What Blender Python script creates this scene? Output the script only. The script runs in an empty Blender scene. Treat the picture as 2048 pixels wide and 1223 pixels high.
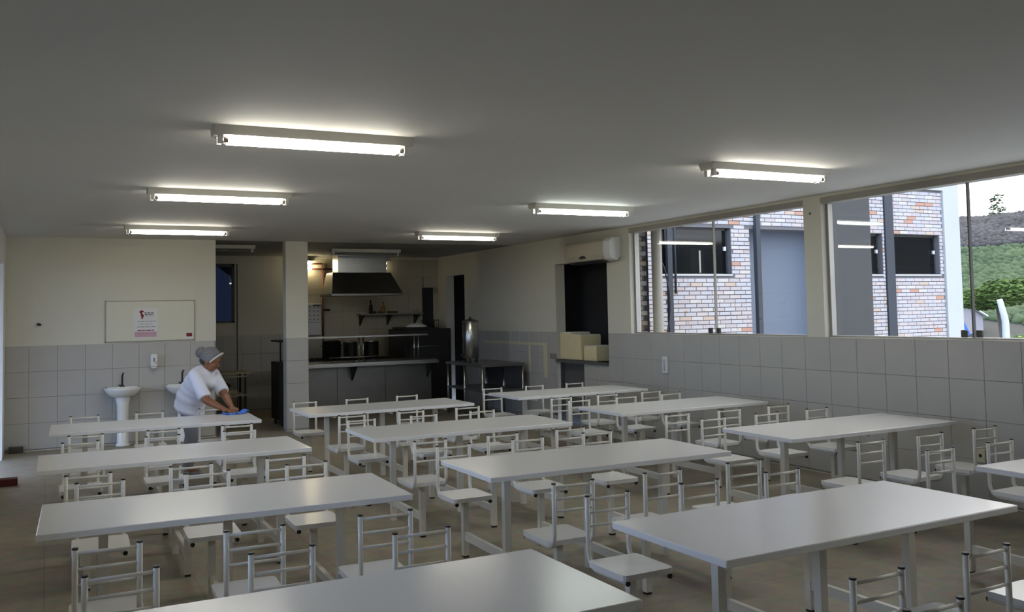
import bpy, bmesh, math, random
from mathutils import Vector, Matrix

random.seed(7)
SC = bpy.context.scene
COL = SC.collection
PI = math.pi

# ------------------------------------------------------------------ camera
def make_camera():
    yaw, pitch, roll, h, f = 0.4748, 0.0522, -0.0206, 1.7382, 1816.1
    fw = Vector((math.sin(yaw)*math.cos(pitch), math.cos(yaw)*math.cos(pitch), math.sin(pitch)))
    r = Vector((math.cos(yaw), -math.sin(yaw), 0)); u = r.cross(fw)
    r2 = r*math.cos(roll)+u*math.sin(roll); u2 = -r*math.sin(roll)+u*math.cos(roll)
    cd = bpy.data.cameras.new('camera'); co = bpy.data.objects.new('camera', cd); COL.objects.link(co)
    M = Matrix((r2, u2, -fw)).transposed().to_4x4(); M.translation = Vector((0, 0, h))
    co.matrix_world = M
    cd.sensor_width = 36; cd.sensor_fit = 'HORIZONTAL'; cd.lens = f/2048*36
    cd.shift_y = -82.17/2048
    cd.clip_start = .05; cd.clip_end = 1000
    SC.camera = co
make_camera()

# ------------------------------------------------------------------ world, exposure
SKY_BLUE = (.90, 1.32, 2.15, 1)
SKY_PALE = (1.70, 1.60, 1.57, 1)
SKY_STRENGTH = 1.75
TUBE_STRENGTH = 24.0
def make_world():
    w = bpy.data.worlds.new('sky'); SC.world = w; w.use_nodes = True
    nt = w.node_tree; nt.nodes.clear()
    out = nt.nodes.new('ShaderNodeOutputWorld'); bg = nt.nodes.new('ShaderNodeBackground')
    tc = nt.nodes.new('ShaderNodeTexCoord')
    # dusk sky: pale and bright towards the setting sun (right of the view), clear blue on the opposite side
    dt = nt.nodes.new('ShaderNodeVectorMath'); dt.operation = 'DOT_PRODUCT'; dt.inputs[1].default_value = (.96, .10, .26)
    nt.links.new(tc.outputs['Generated'], dt.inputs[0])
    mr = nt.nodes.new('ShaderNodeMapRange'); mr.inputs[1].default_value = -1; mr.inputs[2].default_value = 1
    nt.links.new(dt.outputs['Value'], mr.inputs[0])
    cr = nt.nodes.new('ShaderNodeValToRGB')
    cr.color_ramp.elements[0].position = 0.0; cr.color_ramp.elements[0].color = SKY_BLUE
    cr.color_ramp.elements[1].position = 1.0; cr.color_ramp.elements[1].color = SKY_PALE
    nt.links.new(mr.outputs[0], cr.inputs[0])
    nt.links.new(cr.outputs[0], bg.inputs['Color']); bg.inputs['Strength'].default_value = SKY_STRENGTH
    nt.links.new(bg.outputs[0], out.inputs[0])
make_world()
SC.view_settings.view_transform = 'Standard'; SC.view_settings.look = 'None'
SC.view_settings.gamma = 1.0; SC.view_settings.use_curve_mapping = False
SC.view_settings.exposure = 0.45
SC.cycles.max_bounces = 10; SC.cycles.diffuse_bounces = 5; SC.cycles.transparent_max_bounces = 16
SC.cycles.sample_clamp_indirect = 6.0
SC.cycles.caustics_reflective = False; SC.cycles.caustics_refractive = False

# ------------------------------------------------------------------ materials
MATS = {}
def mat(name, col, rough=.6, metal=0, var=.06, scale=6.0, bump=0.0, spec=None, coat=0, stretch=(1, 1, 1), bscale=None):
    m = bpy.data.materials.new(name); m.use_nodes = True; nt = m.node_tree
    b = nt.nodes['Principled BSDF']; b.inputs['Roughness'].default_value = rough; b.inputs['Metallic'].default_value = metal
    if spec is not None: b.inputs['Specular IOR Level'].default_value = spec
    if coat: b.inputs['Coat Weight'].default_value = coat; b.inputs['Coat Roughness'].default_value = .12
    geo = nt.nodes.new('ShaderNodeNewGeometry'); mp = nt.nodes.new('ShaderNodeMapping'); mp.inputs['Scale'].default_value = stretch
    nt.links.new(geo.outputs['Position'], mp.inputs[0])
    nz = nt.nodes.new('ShaderNodeTexNoise'); nz.inputs['Scale'].default_value = scale; nz.inputs['Detail'].default_value = 4
    nt.links.new(mp.outputs[0], nz.inputs['Vector'])
    mx = nt.nodes.new('ShaderNodeMix'); mx.data_type = 'RGBA'
    mx.inputs[6].default_value = (*[c*(1-var) for c in col], 1); mx.inputs[7].default_value = (*[min(1, c*(1+var)) for c in col], 1)
    nt.links.new(nz.outputs['Fac'], mx.inputs[0]); nt.links.new(mx.outputs[2], b.inputs['Base Color'])
    if bump:
        bp = nt.nodes.new('ShaderNodeBump'); bp.inputs['Strength'].default_value = bump; bp.inputs['Distance'].default_value = .01
        n2 = nt.nodes.new('ShaderNodeTexNoise'); n2.inputs['Scale'].default_value = bscale or scale*6; nt.links.new(mp.outputs[0], n2.inputs['Vector'])
        nt.links.new(n2.outputs['Fac'], bp.inputs['Height']); nt.links.new(bp.outputs[0], b.inputs['Normal'])
    MATS[name] = m
    return m
def emit(name, col, s):
    m = bpy.data.materials.new(name); m.use_nodes = True; nt = m.node_tree; nt.nodes.clear()
    o = nt.nodes.new('ShaderNodeOutputMaterial'); e = nt.nodes.new('ShaderNodeEmission')
    e.inputs[0].default_value = (*col, 1); e.inputs[1].default_value = s; nt.links.new(e.outputs[0], o.inputs[0]); MATS[name] = m; return m
def glass(name, tint, ior=1.5, gl=1.0):
    m = bpy.data.materials.new(name); m.use_nodes = True; nt = m.node_tree; nt.nodes.clear()
    o = nt.nodes.new('ShaderNodeOutputMaterial'); t = nt.nodes.new('ShaderNodeBsdfTransparent'); g = nt.nodes.new('ShaderNodeBsdfGlossy')
    mx = nt.nodes.new('ShaderNodeMixShader'); ge = nt.nodes.new('ShaderNodeNewGeometry')
    def mnode(op, a, b=None):
        n = nt.nodes.new('ShaderNodeMath'); n.operation = op
        for i, v in enumerate((a, b)):
            if v is None: continue
            if isinstance(v, (int, float)): n.inputs[i].default_value = v
            else: nt.links.new(v, n.inputs[i])
        return n.outputs[0]
    dt = nt.nodes.new('ShaderNodeVectorMath'); dt.operation = 'DOT_PRODUCT'
    nt.links.new(ge.outputs['Normal'], dt.inputs[0]); nt.links.new(ge.outputs['Incoming'], dt.inputs[1])
    schlick = mnode('ADD', mnode('MULTIPLY', mnode('POWER', mnode('SUBTRACT', 1.0, mnode('ABSOLUTE', dt.outputs['Value'])), 5.0), .96), .026)
    g.inputs['Roughness'].default_value = 0.0; g.inputs['Color'].default_value = (gl, gl, gl, 1)
    t.inputs[0].default_value = (*tint, 1)
    nt.links.new(schlick, mx.inputs[0]); nt.links.new(t.outputs[0], mx.inputs[1]); nt.links.new(g.outputs[0], mx.inputs[2]); nt.links.new(mx.outputs[0], o.inputs[0])
    MATS[name] = m; return m

mat('paint_cream', (.64, .62, .53), .7, var=.03, scale=1.5)
mat('paint_white', (.74, .73, .70), .7, var=.03, scale=1.5)
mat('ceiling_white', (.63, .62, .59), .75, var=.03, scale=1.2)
mat('ceiling_grey', (.30, .30, .275), .85, var=.08, scale=2)  # kitchen ceiling: much darker grey than the dining ceiling
mat('tile_grey', (.44, .43, .405), .35, var=.05, scale=3)
mat('tile_kitchen', (.47, .43, .33), .3, var=.05, scale=3)
mat('grout', (.23, .222, .205), .9)
mat('grout_kitchen', (.33, .30, .23), .9)
mat('table_white', (.80, .80, .79), .22, var=.02, scale=3, spec=.7)
mat('chair_cream', (.72, .70, .63), .42, var=.03, scale=9)
mat('black_plastic', (.012, .012, .014), .45)
mat('aluminium', (.42, .41, .39), .4, .7, var=.05)
mat('track_taupe', (.33, .31, .27), .5, .2)
mat('steel', (.45, .45, .44), .28, 1.0, var=.10, scale=4, stretch=(1, 1, 6), bump=.05)
mat('steel_dark', (.22, .22, .22), .35, .9, var=.15, scale=4)
mat('black_iron', (.015, .015, .015), .5, .3)
mat('porcelain', (.78, .77, .73), .2, var=.02)
mat('chrome_dark', (.07, .06, .06), .3, .6)
mat('cream_box', (.72, .63, .38), .75, var=.06, scale=10)
mat('paper', (.70, .70, .70), .8, var=.02)
mat('paper_pink', (.55, .34, .42), .8)
mat('ink_black', (.05, .05, .05), .8)
mat('ink_grey', (.30, .30, .31), .8)
mat('ink_red', (.20, .012, .02), .8)
mat('board_white', (.66, .65, .54), .35, var=.04, scale=5)
mat('board_frame', (.36, .33, .29), .5, .4, var=.35, scale=12)
mat('white_plastic', (.75, .75, .74), .4)
mat('ac_front_shaded', (.50, .46, .36), .4)  # darkened to carry the shade on the downward-facing front
mat('housing_white', (.66, .64, .57), .5)
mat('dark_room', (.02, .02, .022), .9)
mat('dark_panel', (.10, .10, .10), .6)
mat('copper', (.22, .05, .025), .5, .3)
mat('bottle_dark', (.02, .015, .008), .2)
mat('bottle_oil', (.35, .18, .03), .2)
mat('brick_block_grey', (.06, .055, .05), .9, bump=.4)
mat('brick_block_red', (.09, .018, .018), .9, bump=.4)
mat('tape', (.62, .58, .42), .8)
mat('skin', (.25, .105, .05), .5, var=.06, scale=20)
mat('shirt_white', (.72, .74, .84), .8, var=.04, scale=5, bump=.5, bscale=14)
mat('trousers_grey', (.26, .27, .32), .85, bump=.4, bscale=14)
mat('shoe', (.22, .23, .24), .7, var=.3, scale=30)
mat('hairnet', (.17, .165, .17), .7, var=.35, scale=60)
mat('hairnet_band', (.55, .55, .54), .7)
mat('hair', (.03, .025, .025), .6)
mat('eye', (.5, .48, .45), .3)
mat('lip', (.20, .06, .045), .5)
mat('cloth_blue', (.06, .20, .75), .85, bump=.6, bscale=60)
mat('shelf_edge', (.34, .30, .20), .6)
mat('yellow', (.5, .40, .12), .7)
mat('plaster_grey', (.055, .052, .051), .8, var=.04)
mat('plaster_blue', (.155, .175, .215), .75, var=.03)
mat('concrete', (.46, .46, .445), .85, var=.05, scale=2)
mat('mortar', (.15, .14, .145), .9)
mat('band_dark', (.035, .04, .05), .7)
mat('pipe_grey', (.35, .33, .29), .7)
mat('window_black', (.004, .005, .006), .04, spec=.35)
mat('frame_dark', (.05, .05, .05), .5)
mat('sill_white', (.62, .64, .66), .6)
mat('post_concrete', (.58, .61, .63), .85, var=.12, scale=15)
mat('hut_wall', (.36, .33, .35), .9, var=.15)
mat('hut_roof', (.80, .80, .80), .7)
mat('tarp_blue', (.05, .16, .55), .6)
mat('bark', (.10, .08, .06), .9)
emit('tube_on', (1.0, .95, .82), TUBE_STRENGTH)
emit('tube_on_cool', (.92, 1.0, .92), TUBE_STRENGTH*.8)
emit('bulb_warm', (1.0, .84, .52), 55.0)
emit('bulb_dim', (1.0, .88, .65), 4.0)
mat('tube_off', (.25, .25, .23), .4)
glass('window_glass', (.94, .96, .95))
glass('glass_edge', (.25, .25, .25))
glass('blue_tint', (.05, .06, .085), gl=.9)

def foliage(name, a, b, sc=.5):
    m = bpy.data.materials.new(name); m.use_nodes = True; nt = m.node_tree; bs = nt.nodes['Principled BSDF']
    bs.inputs['Roughness'].default_value = .85; bs.inputs['Specular IOR Level'].default_value = .2
    geo = nt.nodes.new('ShaderNodeNewGeometry'); nz = nt.nodes.new('ShaderNodeTexNoise'); nz.inputs['Scale'].default_value = sc
    nz.inputs['Detail'].default_value = 6
    ad = nt.nodes.new('ShaderNodeMath'); ad.operation = 'MULTIPLY_ADD'; ad.inputs[1].default_value = .30
    nt.links.new(geo.outputs['Position'], nz.inputs['Vector']); nt.links.new(geo.outputs['Random Per Island'], ad.inputs[0]); nt.links.new(nz.outputs['Fac'], ad.inputs[2])
    mx = nt.nodes.new('ShaderNodeMix'); mx.data_type = 'RGBA'; mx.inputs[6].default_value = (*a, 1); mx.inputs[7].default_value = (*b, 1)
    nt.links.new(ad.outputs[0], mx.inputs[0]); nt.links.new(mx.outputs[2], bs.inputs['Base Color'])
    MATS[name] = m; return m
foliage('leaf_green', (.015, .04, .008), (.13, .19, .04))
foliage('leaf_dark', (.012, .03, .012), (.07, .12, .045))
foliage('leaf_lime', (.10, .16, .02), (.38, .42, .08))
foliage('brush', (.016, .016, .012), (.11, .092, .085), .3)
foliage('brush_green', (.014, .03, .012), (.105, .135, .06), .3)
foliage('hill_soil', (.04, .036, .028), (.09, .08, .065), .15)

def floor_material():
    m = bpy.data.materials.new('floor_cement'); m.use_nodes = True; nt = m.node_tree; b = nt.nodes['Principled BSDF']
    b.inputs['Roughness'].default_value = .55
    geo = nt.nodes.new('ShaderNodeNewGeometry')
    n1 = nt.nodes.new('ShaderNodeTexNoise'); n1.inputs['Scale'].default_value = .8; n1.inputs['Detail'].default_value = 5
    n2 = nt.nodes.new('ShaderNodeTexNoise'); n2.inputs['Scale'].default_value = 9; n2.inputs['Detail'].default_value = 6
    nt.links.new(geo.outputs['Position'], n1.inputs['Vector']); nt.links.new(geo.outputs['Position'], n2.inputs['Vector'])
    mx = nt.nodes.new('ShaderNodeMix'); mx.data_type = 'RGBA'; mx.inputs[6].default_value = (.20, .165, .112, 1); mx.inputs[7].default_value = (.34, .295, .215, 1)
    nt.links.new(n1.outputs['Fac'], mx.inputs[0])
    m2 = nt.nodes.new('ShaderNodeMix'); m2.data_type = 'RGBA'; m2.blend_type = 'OVERLAY'; m2.inputs[0].default_value = .45
    nt.links.new(mx.outputs[2], m2.inputs[6]); nt.links.new(n2.outputs['Color'], m2.inputs[7])
    br = nt.nodes.new('ShaderNodeTexBrick'); br.offset = 0; br.inputs['Scale'].default_value = 1
    br.inputs['Color1'].default_value = (1, 1, 1, 1); br.inputs['Color2'].default_value = (1, 1, 1, 1); br.inputs['Mortar'].default_value = (.8, .8, .8, 1)
    br.inputs['Mortar Size'].default_value = .006; br.inputs['Brick Width'].default_value = .9; br.inputs['Row Height'].default_value = .9
    nt.links.new(geo.outputs['Position'], br.inputs['Vector'])
    m3 = nt.nodes.new('ShaderNodeMix'); m3.data_type = 'RGBA'; m3.blend_type = 'MULTIPLY'; m3.inputs[0].default_value = 1
    nt.links.new(m2.outputs[2], m3.inputs[6]); nt.links.new(br.outputs['Color'], m3.inputs[7])
    hs = nt.nodes.new('ShaderNodeHueSaturation'); hs.inputs['Saturation'].default_value = .8; nt.links.new(m3.outputs[2], hs.inputs['Color'])
    nt.links.new(hs.outputs[0], b.inputs['Base Color'])
    MATS['floor_cement'] = m
floor_material()

def brick_material(name, dark=1.0):
    dark *= .70
    m = bpy.data.materials.new(name); m.use_nodes = True; nt = m.node_tree; b = nt.nodes['Principled BSDF']; b.inputs['Roughness'].default_value = .85
    geo = nt.nodes.new('ShaderNodeNewGeometry'); oi = nt.nodes.new('ShaderNodeObjectInfo')
    ad = nt.nodes.new('ShaderNodeMath'); ad.operation = 'ADD'; fr = nt.nodes.new('ShaderNodeMath'); fr.operation = 'FRACT'
    nt.links.new(geo.outputs['Random Per Island'], ad.inputs[0]); nt.links.new(oi.outputs['Random'], ad.inputs[1]); nt.links.new(ad.outputs[0], fr.inputs[0])
    cr = nt.nodes.new('ShaderNodeValToRGB'); e = cr.color_ramp; e.interpolation = 'CONSTANT'
    cols = [(0, (.63, .55, .54)), (.22, (.68, .63, .63)), (.45, (.70, .60, .57)), (.65, (.63, .60, .62)), (.83, (.74, .68, .62)), (.92, (.70, .54, .42)), (.965, (.66, .36, .25))]
    e.elements[0].position = 0; e.elements[0].color = (*[c*dark for c in cols[0][1]], 1)
    e.elements[1].position = cols[1][0]; e.elements[1].color = (*[c*dark for c in cols[1][1]], 1)
    for p, c in cols[2:]:
        k = e.elements.new(p); k.color = (*[q*dark for q in c], 1)
    nt.links.new(fr.outputs[0], cr.inputs[0])
    nz = nt.nodes.new('ShaderNodeTexNoise'); nz.inputs['Scale'].default_value = 7.5; nz.inputs['Detail'].default_value = 2
    nt.links.new(geo.outputs['Position'], nz.inputs['Vector'])
    rp = nt.nodes.new('ShaderNodeMapRange'); rp.inputs[1].default_value = .65; rp.inputs[2].default_value = .73; nt.links.new(nz.outputs['Fac'], rp.inputs[0])
    mx = nt.nodes.new('ShaderNodeMix'); mx.data_type = 'RGBA'; nt.links.new(rp.outputs[0], mx.inputs[0]); nt.links.new(cr.outputs[0], mx.inputs[6]); mx.inputs[7].default_value = (.62*dark, .40*dark, .28*dark, 1)
    nt.links.new(mx.outputs[2], b.inputs['Base Color'])
    MATS[name] = m
brick_material('brick_pale'); brick_material('brick_shaded', .36)  # second set is the pale brick darkened to carry the corner's shade

# ------------------------------------------------------------------ mesh helpers
class MB:
    def __init__(s): s.bm = bmesh.new()
    def box(s, x0, x1, y0, y1, z0, z1):
        vs = [s.bm.verts.new(p) for p in ((x0, y0, z0), (x1, y0, z0), (x1, y1, z0), (x0, y1, z0), (x0, y0, z1), (x1, y0, z1), (x1, y1, z1), (x0, y1, z1))]
        for f in ((3, 2, 1, 0), (4, 5, 6, 7), (0, 1, 5, 4), (1, 2, 6, 5), (2, 3, 7, 6), (3, 0, 4, 7)): s.bm.faces.new([vs[i] for i in f])
        return s
    def prism(s, pts, axis, a, b):
        """polygon pts (2-D) extruded along axis from a to b"""
        def P(p, t):
            return {0: (t, p[0], p[1]), 1: (p[0], t, p[1]), 2: (p[0], p[1], t)}[axis]
        A = [s.bm.verts.new(P(p, a)) for p in pts]; B = [s.bm.verts.new(P(p, b)) for p in pts]
        n = len(pts)
        s.bm.faces.new(A[::-1]); s.bm.faces.new(B)
        for i in range(n): s.bm.faces.new((A[i], A[(i+1) % n], B[(i+1) % n], B[i]))
        return s
    def tube(s, pts, r, n=10, cap=True, radii=None):
        pts = [Vector(p) for p in pts]; rings = []
        t0 = (pts[1]-pts[0]).normalized(); ref = Vector((0, 0, 1)) if abs(t0.z) < .9 else Vector((1, 0, 0))
        nrm = t0.cross(ref).normalized()
        for i, p in enumerate(pts):
            t = (pts[min(i+1, len(pts)-1)]-pts[max(i-1, 0)]).normalized()
            nrm = (nrm-t*nrm.dot(t)).normalized(); bn = t.cross(nrm)
            rr = radii[i] if radii else r
            rings.append([s.bm.verts.new(p+(nrm*math.cos(2*PI*k/n)+bn*math.sin(2*PI*k/n))*rr) for k in range(n)])
        for a, b in zip(rings, rings[1:]):
            for k in range(n):
                f = s.bm.faces.new((a[k], a[(k+1) % n], b[(k+1) % n], b[k])); f.smooth = True
        if cap: s.bm.faces.new(rings[0][::-1]); s.bm.faces.new(rings[-1])
        return s
    def lathe(s, prof, c=(0, 0), n=20, sx=1, sy=1):
        rings = []
        for r, z in prof:
            rings.append([s.bm.verts.new((c[0]+r*sx*math.cos(2*PI*k/n), c[1]+r*sy*math.sin(2*PI*k/n), z)) for k in range(n)])
        for a, b in zip(rings, rings[1:]):
            for k in range(n):
                f = s.bm.faces.new((a[k], a[(k+1) % n], b[(k+1) % n], b[k])); f.smooth = True
        s.bm.faces.new(rings[0][::-1]); s.bm.faces.new(rings[-1])
        return s
    def ball(s, c, r, u=12, v=8):
        m = Matrix.Translation(c) @ Matrix.Diagonal((*(r if hasattr(r, '__len__') else (r, r, r)), 1))
        g = bmesh.ops.create_uvsphere(s.bm, u_segments=u, v_segments=v, radius=1, matrix=m)
        for vv in g['verts']:
            for f in vv.link_faces: f.smooth = True
        return s
    def ico(s, c, r, sub=1, jit=0):
        m = Matrix.Translation(c) @ Matrix.Diagonal((*(r if hasattr(r, '__len__') else (r, r, r)), 1))
        g = bmesh.ops.create_icosphere(s.bm, subdivisions=sub, radius=1, matrix=m)
        if jit:
            for v in g['verts']: v.co += Vector([random.uniform(-jit, jit) for _ in range(3)])
        return s
    def bevel(s, w, seg=2, sel=None):
        es = [e for e in s.bm.edges if sel is None or sel(e)]
        bmesh.ops.bevel(s.bm, geom=es, offset=w, segments=seg, affect='EDGES', profile=.5, clamp_overlap=True); return s
    def mesh(s, name, m):
        bmesh.ops.recalc_face_normals(s.bm, faces=s.bm.faces[:])
        me = bpy.data.meshes.new(name); s.bm.to_mesh(me); s.bm.free(); me.materials.append(MATS[m]); return me
    def obj(s, name, m, parent=None, loc=None):
        return link(name, s.mesh(name, m), parent, loc)
def link(name, me, parent=None, loc=None):
    o = bpy.data.objects.new(name, me); COL.objects.link(o)
    if parent: o.parent = parent
    if loc: o.location = loc
    return o
def tag(o, label, cat, group=None):
    o['label'] = label; o['category'] = cat
    if group: o['group'] = group
    return o
def thing(name, label, cat, loc=(0, 0, 0), rz=0, group=None):
    o = bpy.data.objects.new(name, None); COL.objects.link(o); o.location = loc; o.rotation_euler = (0, 0, rz); o.empty_display_size = .1
    return tag(o, label, cat, group)
def struct(o): o['kind'] = 'structure'; return o
KIDS = {}
def copy_tree(o, parent=None):
    c = o.copy(); COL.objects.link(c)
    if parent: c.parent = parent
    for ch in list(o.children): copy_tree(ch, c)
    return c
def cells(u0, u1, v0, v1, holes):
    us = sorted({u0, u1, *[min(max(h[k], u0), u1) for h in holes for k in (0, 1)]}); out = []
    for a, b in zip(us, us[1:]):
        hs = sorted([(max(h[2], v0), min(h[3], v1)) for h in holes if h[0] < (a+b)/2 < h[1]]); z = v0
        for p, q in hs:
            if p > z+1e-6: out.append((a, b, z, p))
            z = max(z, q)
        if z < v1-1e-6: out.append((a, b, z, v1))
    return out

# ------------------------------------------------------------------ room shell
XR, XL, YB, YK, ZC, ZT, TL = 7.226, -0.484, 13.995, 17.45, 2.9015, 1.412, 0.3464
WT = .17
YN = -3.2
struct(MB().box(XL-.02, XR+.0, YN, YK, -.12, 0).obj('floor', 'floor_cement'))
ZK = ZC
ce = MB(); ce.box(XL-.3, XR+.35, YN-.2, YB+.03, ZC, ZC+.25); struct(ce.obj('ceiling', 'ceiling_white'))
ce = MB(); ce.box(XL-.3, XR+.35, YB+.03, YK+.2, ZK, ZC+.25); struct(ce.obj('ceiling_kitchen', 'ceiling_grey'))
# right wall
H_W1 = (7.2, 10.48, ZT, 2.875); H_W2 = (3.2, 6.955, ZT, 2.875); H_W3 = (-.8, 2.95, ZT, 2.875)
H_PASS = (11.06, 12.56, .985, 2.485); H_LOW = (11.74, 12.56, 0, .95); H_DOOR = (16.1, 17.0, 0, 2.5)
mb = MB()
for a, b, c, d in cells(YN, YK, 0, ZK, [H_W1, H_W2, H_W3, H_PASS, H_LOW, H_DOOR]): mb.box(XR, XR+WT, a, b, c, d)
wall_right = struct(mb.obj('wall_right', 'paint_cream'))
# left wall with the wide openings to the yard
mb = MB()
OPEN_L = [(11.7, 13.32, 0, 2.5), (6.6, 9.9, 1.1, 2.3), (2.6, 6.1, 1.1, 2.3)]
for a, b, c, d in cells(YN, YB+.2, 0, ZC, OPEN_L): mb.box(XL-.18, XL, a, b, c, d)
wall_left = struct(mb.obj('wall_left', 'paint_white'))
# wall facing the camera on the left, with pillar and shallow beam
wall_front = struct(MB().box(XL, 2.243, YB, YB+.195, 0, ZK).obj('wall_back', 'paint_cream'))
pillar = struct(MB().box(3.281, 3.621, YB, YB+.195, 0, ZK).obj('column_1', 'paint_cream'))
struct(MB().box(2.0, XR, YK-.03, YK, ZC-.03, ZC).obj('trim_3', 'paint_cream'))
H_WC = (1.9, 3.136, 1.65, 2.75)
mb = MB()
for a, b, c, d in cells(XL, XR+WT, 0, ZK, [H_WC]): mb.box(a, b, YK, YK+.15, c, d)
wall_kitchen = struct(mb.obj('wall_kitchen', 'paint_cream'))
struct(MB().box(XL-.18, XL, YB+.2, YK, 0, ZK).obj('wall_corridor', 'paint_cream'))
struct(MB().box(XL-.18, XR+WT, YN-.15, YN, 0, ZC).obj('wall_near', 'paint_cream'))

# wall tiles: every tile is a piece of its wall
GAP, TT = .004, .006
tile_cache = {}
def tile_mesh(w, h, axis, m):
    k = (round(w, 3), round(h, 3), axis, m)
    if k not in tile_cache:
        b = MB(); w2, h2, c = (w-GAP)/2, (h-GAP)/2, .0025
        if axis == 'y':   # facing -Y
            b.box(-w2, w2, -TT, 0, -h2, h2); b.bevel(c, 1, lambda e: all(v.co.y < -TT/2 for v in e.verts))
        elif axis == 'x-':  # facing -X
            b.box(-TT, 0, -w2, w2, -h2, h2); b.bevel(c, 1, lambda e: all(v.co.x < -TT/2 for v in e.verts))
        else:
            b.box(0, TT, -w2, w2, -h2, h2); b.bevel(c, 1, lambda e: all(v.co.x > TT/2 for v in e.verts))
        tile_cache[k] = b.mesh('tile', m)
    return tile_cache[k]
def subtract(r, h):
    """largest rectangle of r left outside hole h"""
    if r[1] <= h[0] or r[0] >= h[1] or r[3] <= h[2] or r[2] >= h[3]: return r
    c = [(r[0], min(r[1], h[0]), r[2], r[3]), (max(r[0], h[1]), r[1], r[2], r[3]), (r[0], r[1], r[2], min(r[3], h[2])), (r[0], r[1], max(r[2], h[3]), r[3])]
    c = [q for q in c if q[1]-q[0] > .02 and q[3]-q[2] > .02]
    return max(c, key=lambda q: (q[1]-q[0])*(q[3]-q[2])) if c else None
def tiles(parent, axis, plane, u0, u1, uj, z0, z1, holes=(), m='tile_grey', gm='grout'):
    n0 = math.floor((u0-uj)/TL)
    k = 0
    while True:
        zt = z1-k*TL; zb = max(zt-TL, z0)
        if zt-zb < .03: break
        i = n0
        while uj+i*TL < u1-.01:
            r = (max(uj+i*TL, u0), min(uj+(i+1)*TL, u1), zb, zt); i += 1
            for h in holes:
                if r: r = subtract(r, h)
            if not r or r[1]-r[0] < .03: continue
            me = tile_mesh(r[1]-r[0], r[3]-r[2], axis, m); uc, zc = (r[0]+r[1])/2, (r[2]+r[3])/2
            link('tile', me, parent, (uc, plane, zc) if axis == 'y' else (plane, uc, zc))
        k += 1
    # grout bed behind the tiles
    g = MB(); t = .0025
    for a, b, c, d in cells(u0, u1, z0, z1, list(holes)):
        if axis == 'y': g.box(a, b, plane-t, plane, c, d)
        elif axis == 'x-': g.box(plane-t, plane, a, b, c, d)
        else: g.box(plane, plane+t, a, b, c, d)
    g.obj('grout', gm, parent)
tiles(wall_right, 'x-', XR, 1.2, YK, 6.895, 0.012, ZT, [H_PASS, H_LOW, H_DOOR])
tiles(wall_front, 'y', YB, XL, 2.243, .147, .012, ZT)
tiles(pillar, 'y', YB, 3.281, 3.621, 3.281, .012, ZT)
tiles(pillar, 'x-', 3.281, YB, YB+.195, YB, .012, ZT)
tiles(wall_kitchen, 'y', YK, 1.2, 4.15, .147, .012, ZT)
tiles(wall_kitchen, 'y', YK, 4.15, XR, 4.15, .012, ZC-.05, [(6.88, 7.113, 1.3, 2.28)], 'tile_kitchen', 'grout_kitchen')

# windows of the right wall
XG = XR+.105
def right_window(name, hole, meets):
    a, b, z0, z1 = hole
    w = bpy.data.objects.new(name, None); COL.objects.link(w); struct(w)
    m = MB(); m.box(XR+.0, XR+.135, a, b, z1-.065, z1); m.obj('top_track', 'track_taupe', w)
    m = MB(); m.box(XG-.035, XG+.035, a, b, z0, z0+.018); m.obj('bottom_track', 'aluminium', w)
    m = MB(); m.box(XG-.03, XG+.03, a, a+.03, z0, z1-.065); m.obj('side_frame', 'aluminium', w)
    m = MB(); m.box(XG-.03, XG+.03, b-.03, b, z0, z1-.065); m.obj('side_frame', 'aluminium', w)
    ed = [a+.03]+meets+[b-.03]
    for i, (p, q) in enumerate(zip(ed, ed[1:])):
        x = XG+(.012 if i % 2 else -.012)
        o = MB().box(x, x+.002, p-.0, q+.0, z0+.018, z1-.065).obj('glass_pane', 'window_glass', w)
    for y in meets:
        MB().box(XG-.018, XG+.018, y-.0055, y+.0055, z0+.018, z1-.065).obj('glass_edge_profile', 'frame_dark' if name == 'window_2' else 'pipe_grey', w)
        for s in (-1, 1):
            k = MB(); k.box(XG-.045, XG-.015, y+s*.075-.028, y+s*.075+.028, z0+.02, z0+.085); k.bevel(.006)
            k.obj('latch', 'frame_dark', w)
    return w
right_window('window_1', H_W1, [8.80]); right_window('window_2', H_W2, [5.318]); right_window('window_unseen', H_W3, [1.0])  # the last, nearest window is out of view, added for its daylight
# corridor window with a dark blue tinted pane
w = struct(bpy.data.objects.new('window_4', None)); COL.objects.link(w)
m = MB(); m.box(3.09, 3.136, YK+.0, YK+.06, 1.65, 2.75); m.box(1.9, 1.95, YK, YK+.06, 1.65, 2.75); m.box(1.9, 3.136, YK, YK+.06, 2.70, 2.75); m.box(1.9, 3.136, YK, YK+.06, 1.65, 1.69)
m.obj('window_frame', 'frame_dark', w)
MB().box(1.95, 3.09, YK+.03, YK+.034, 1.69, 2.70).obj('glass_pane', 'blue_tint', w)
struct(MB().box(3.172, 3.188, YK-.02, YK, 0, 2.75).obj('trim_1', 'frame_dark'))
# near-black slab stands for a recess's shade, right end of kitchen wall
struct(MB().box(6.88, 7.113, YK-.02, YK, 1.3, 2.28).obj('recess_shade', 'dark_room'))

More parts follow.
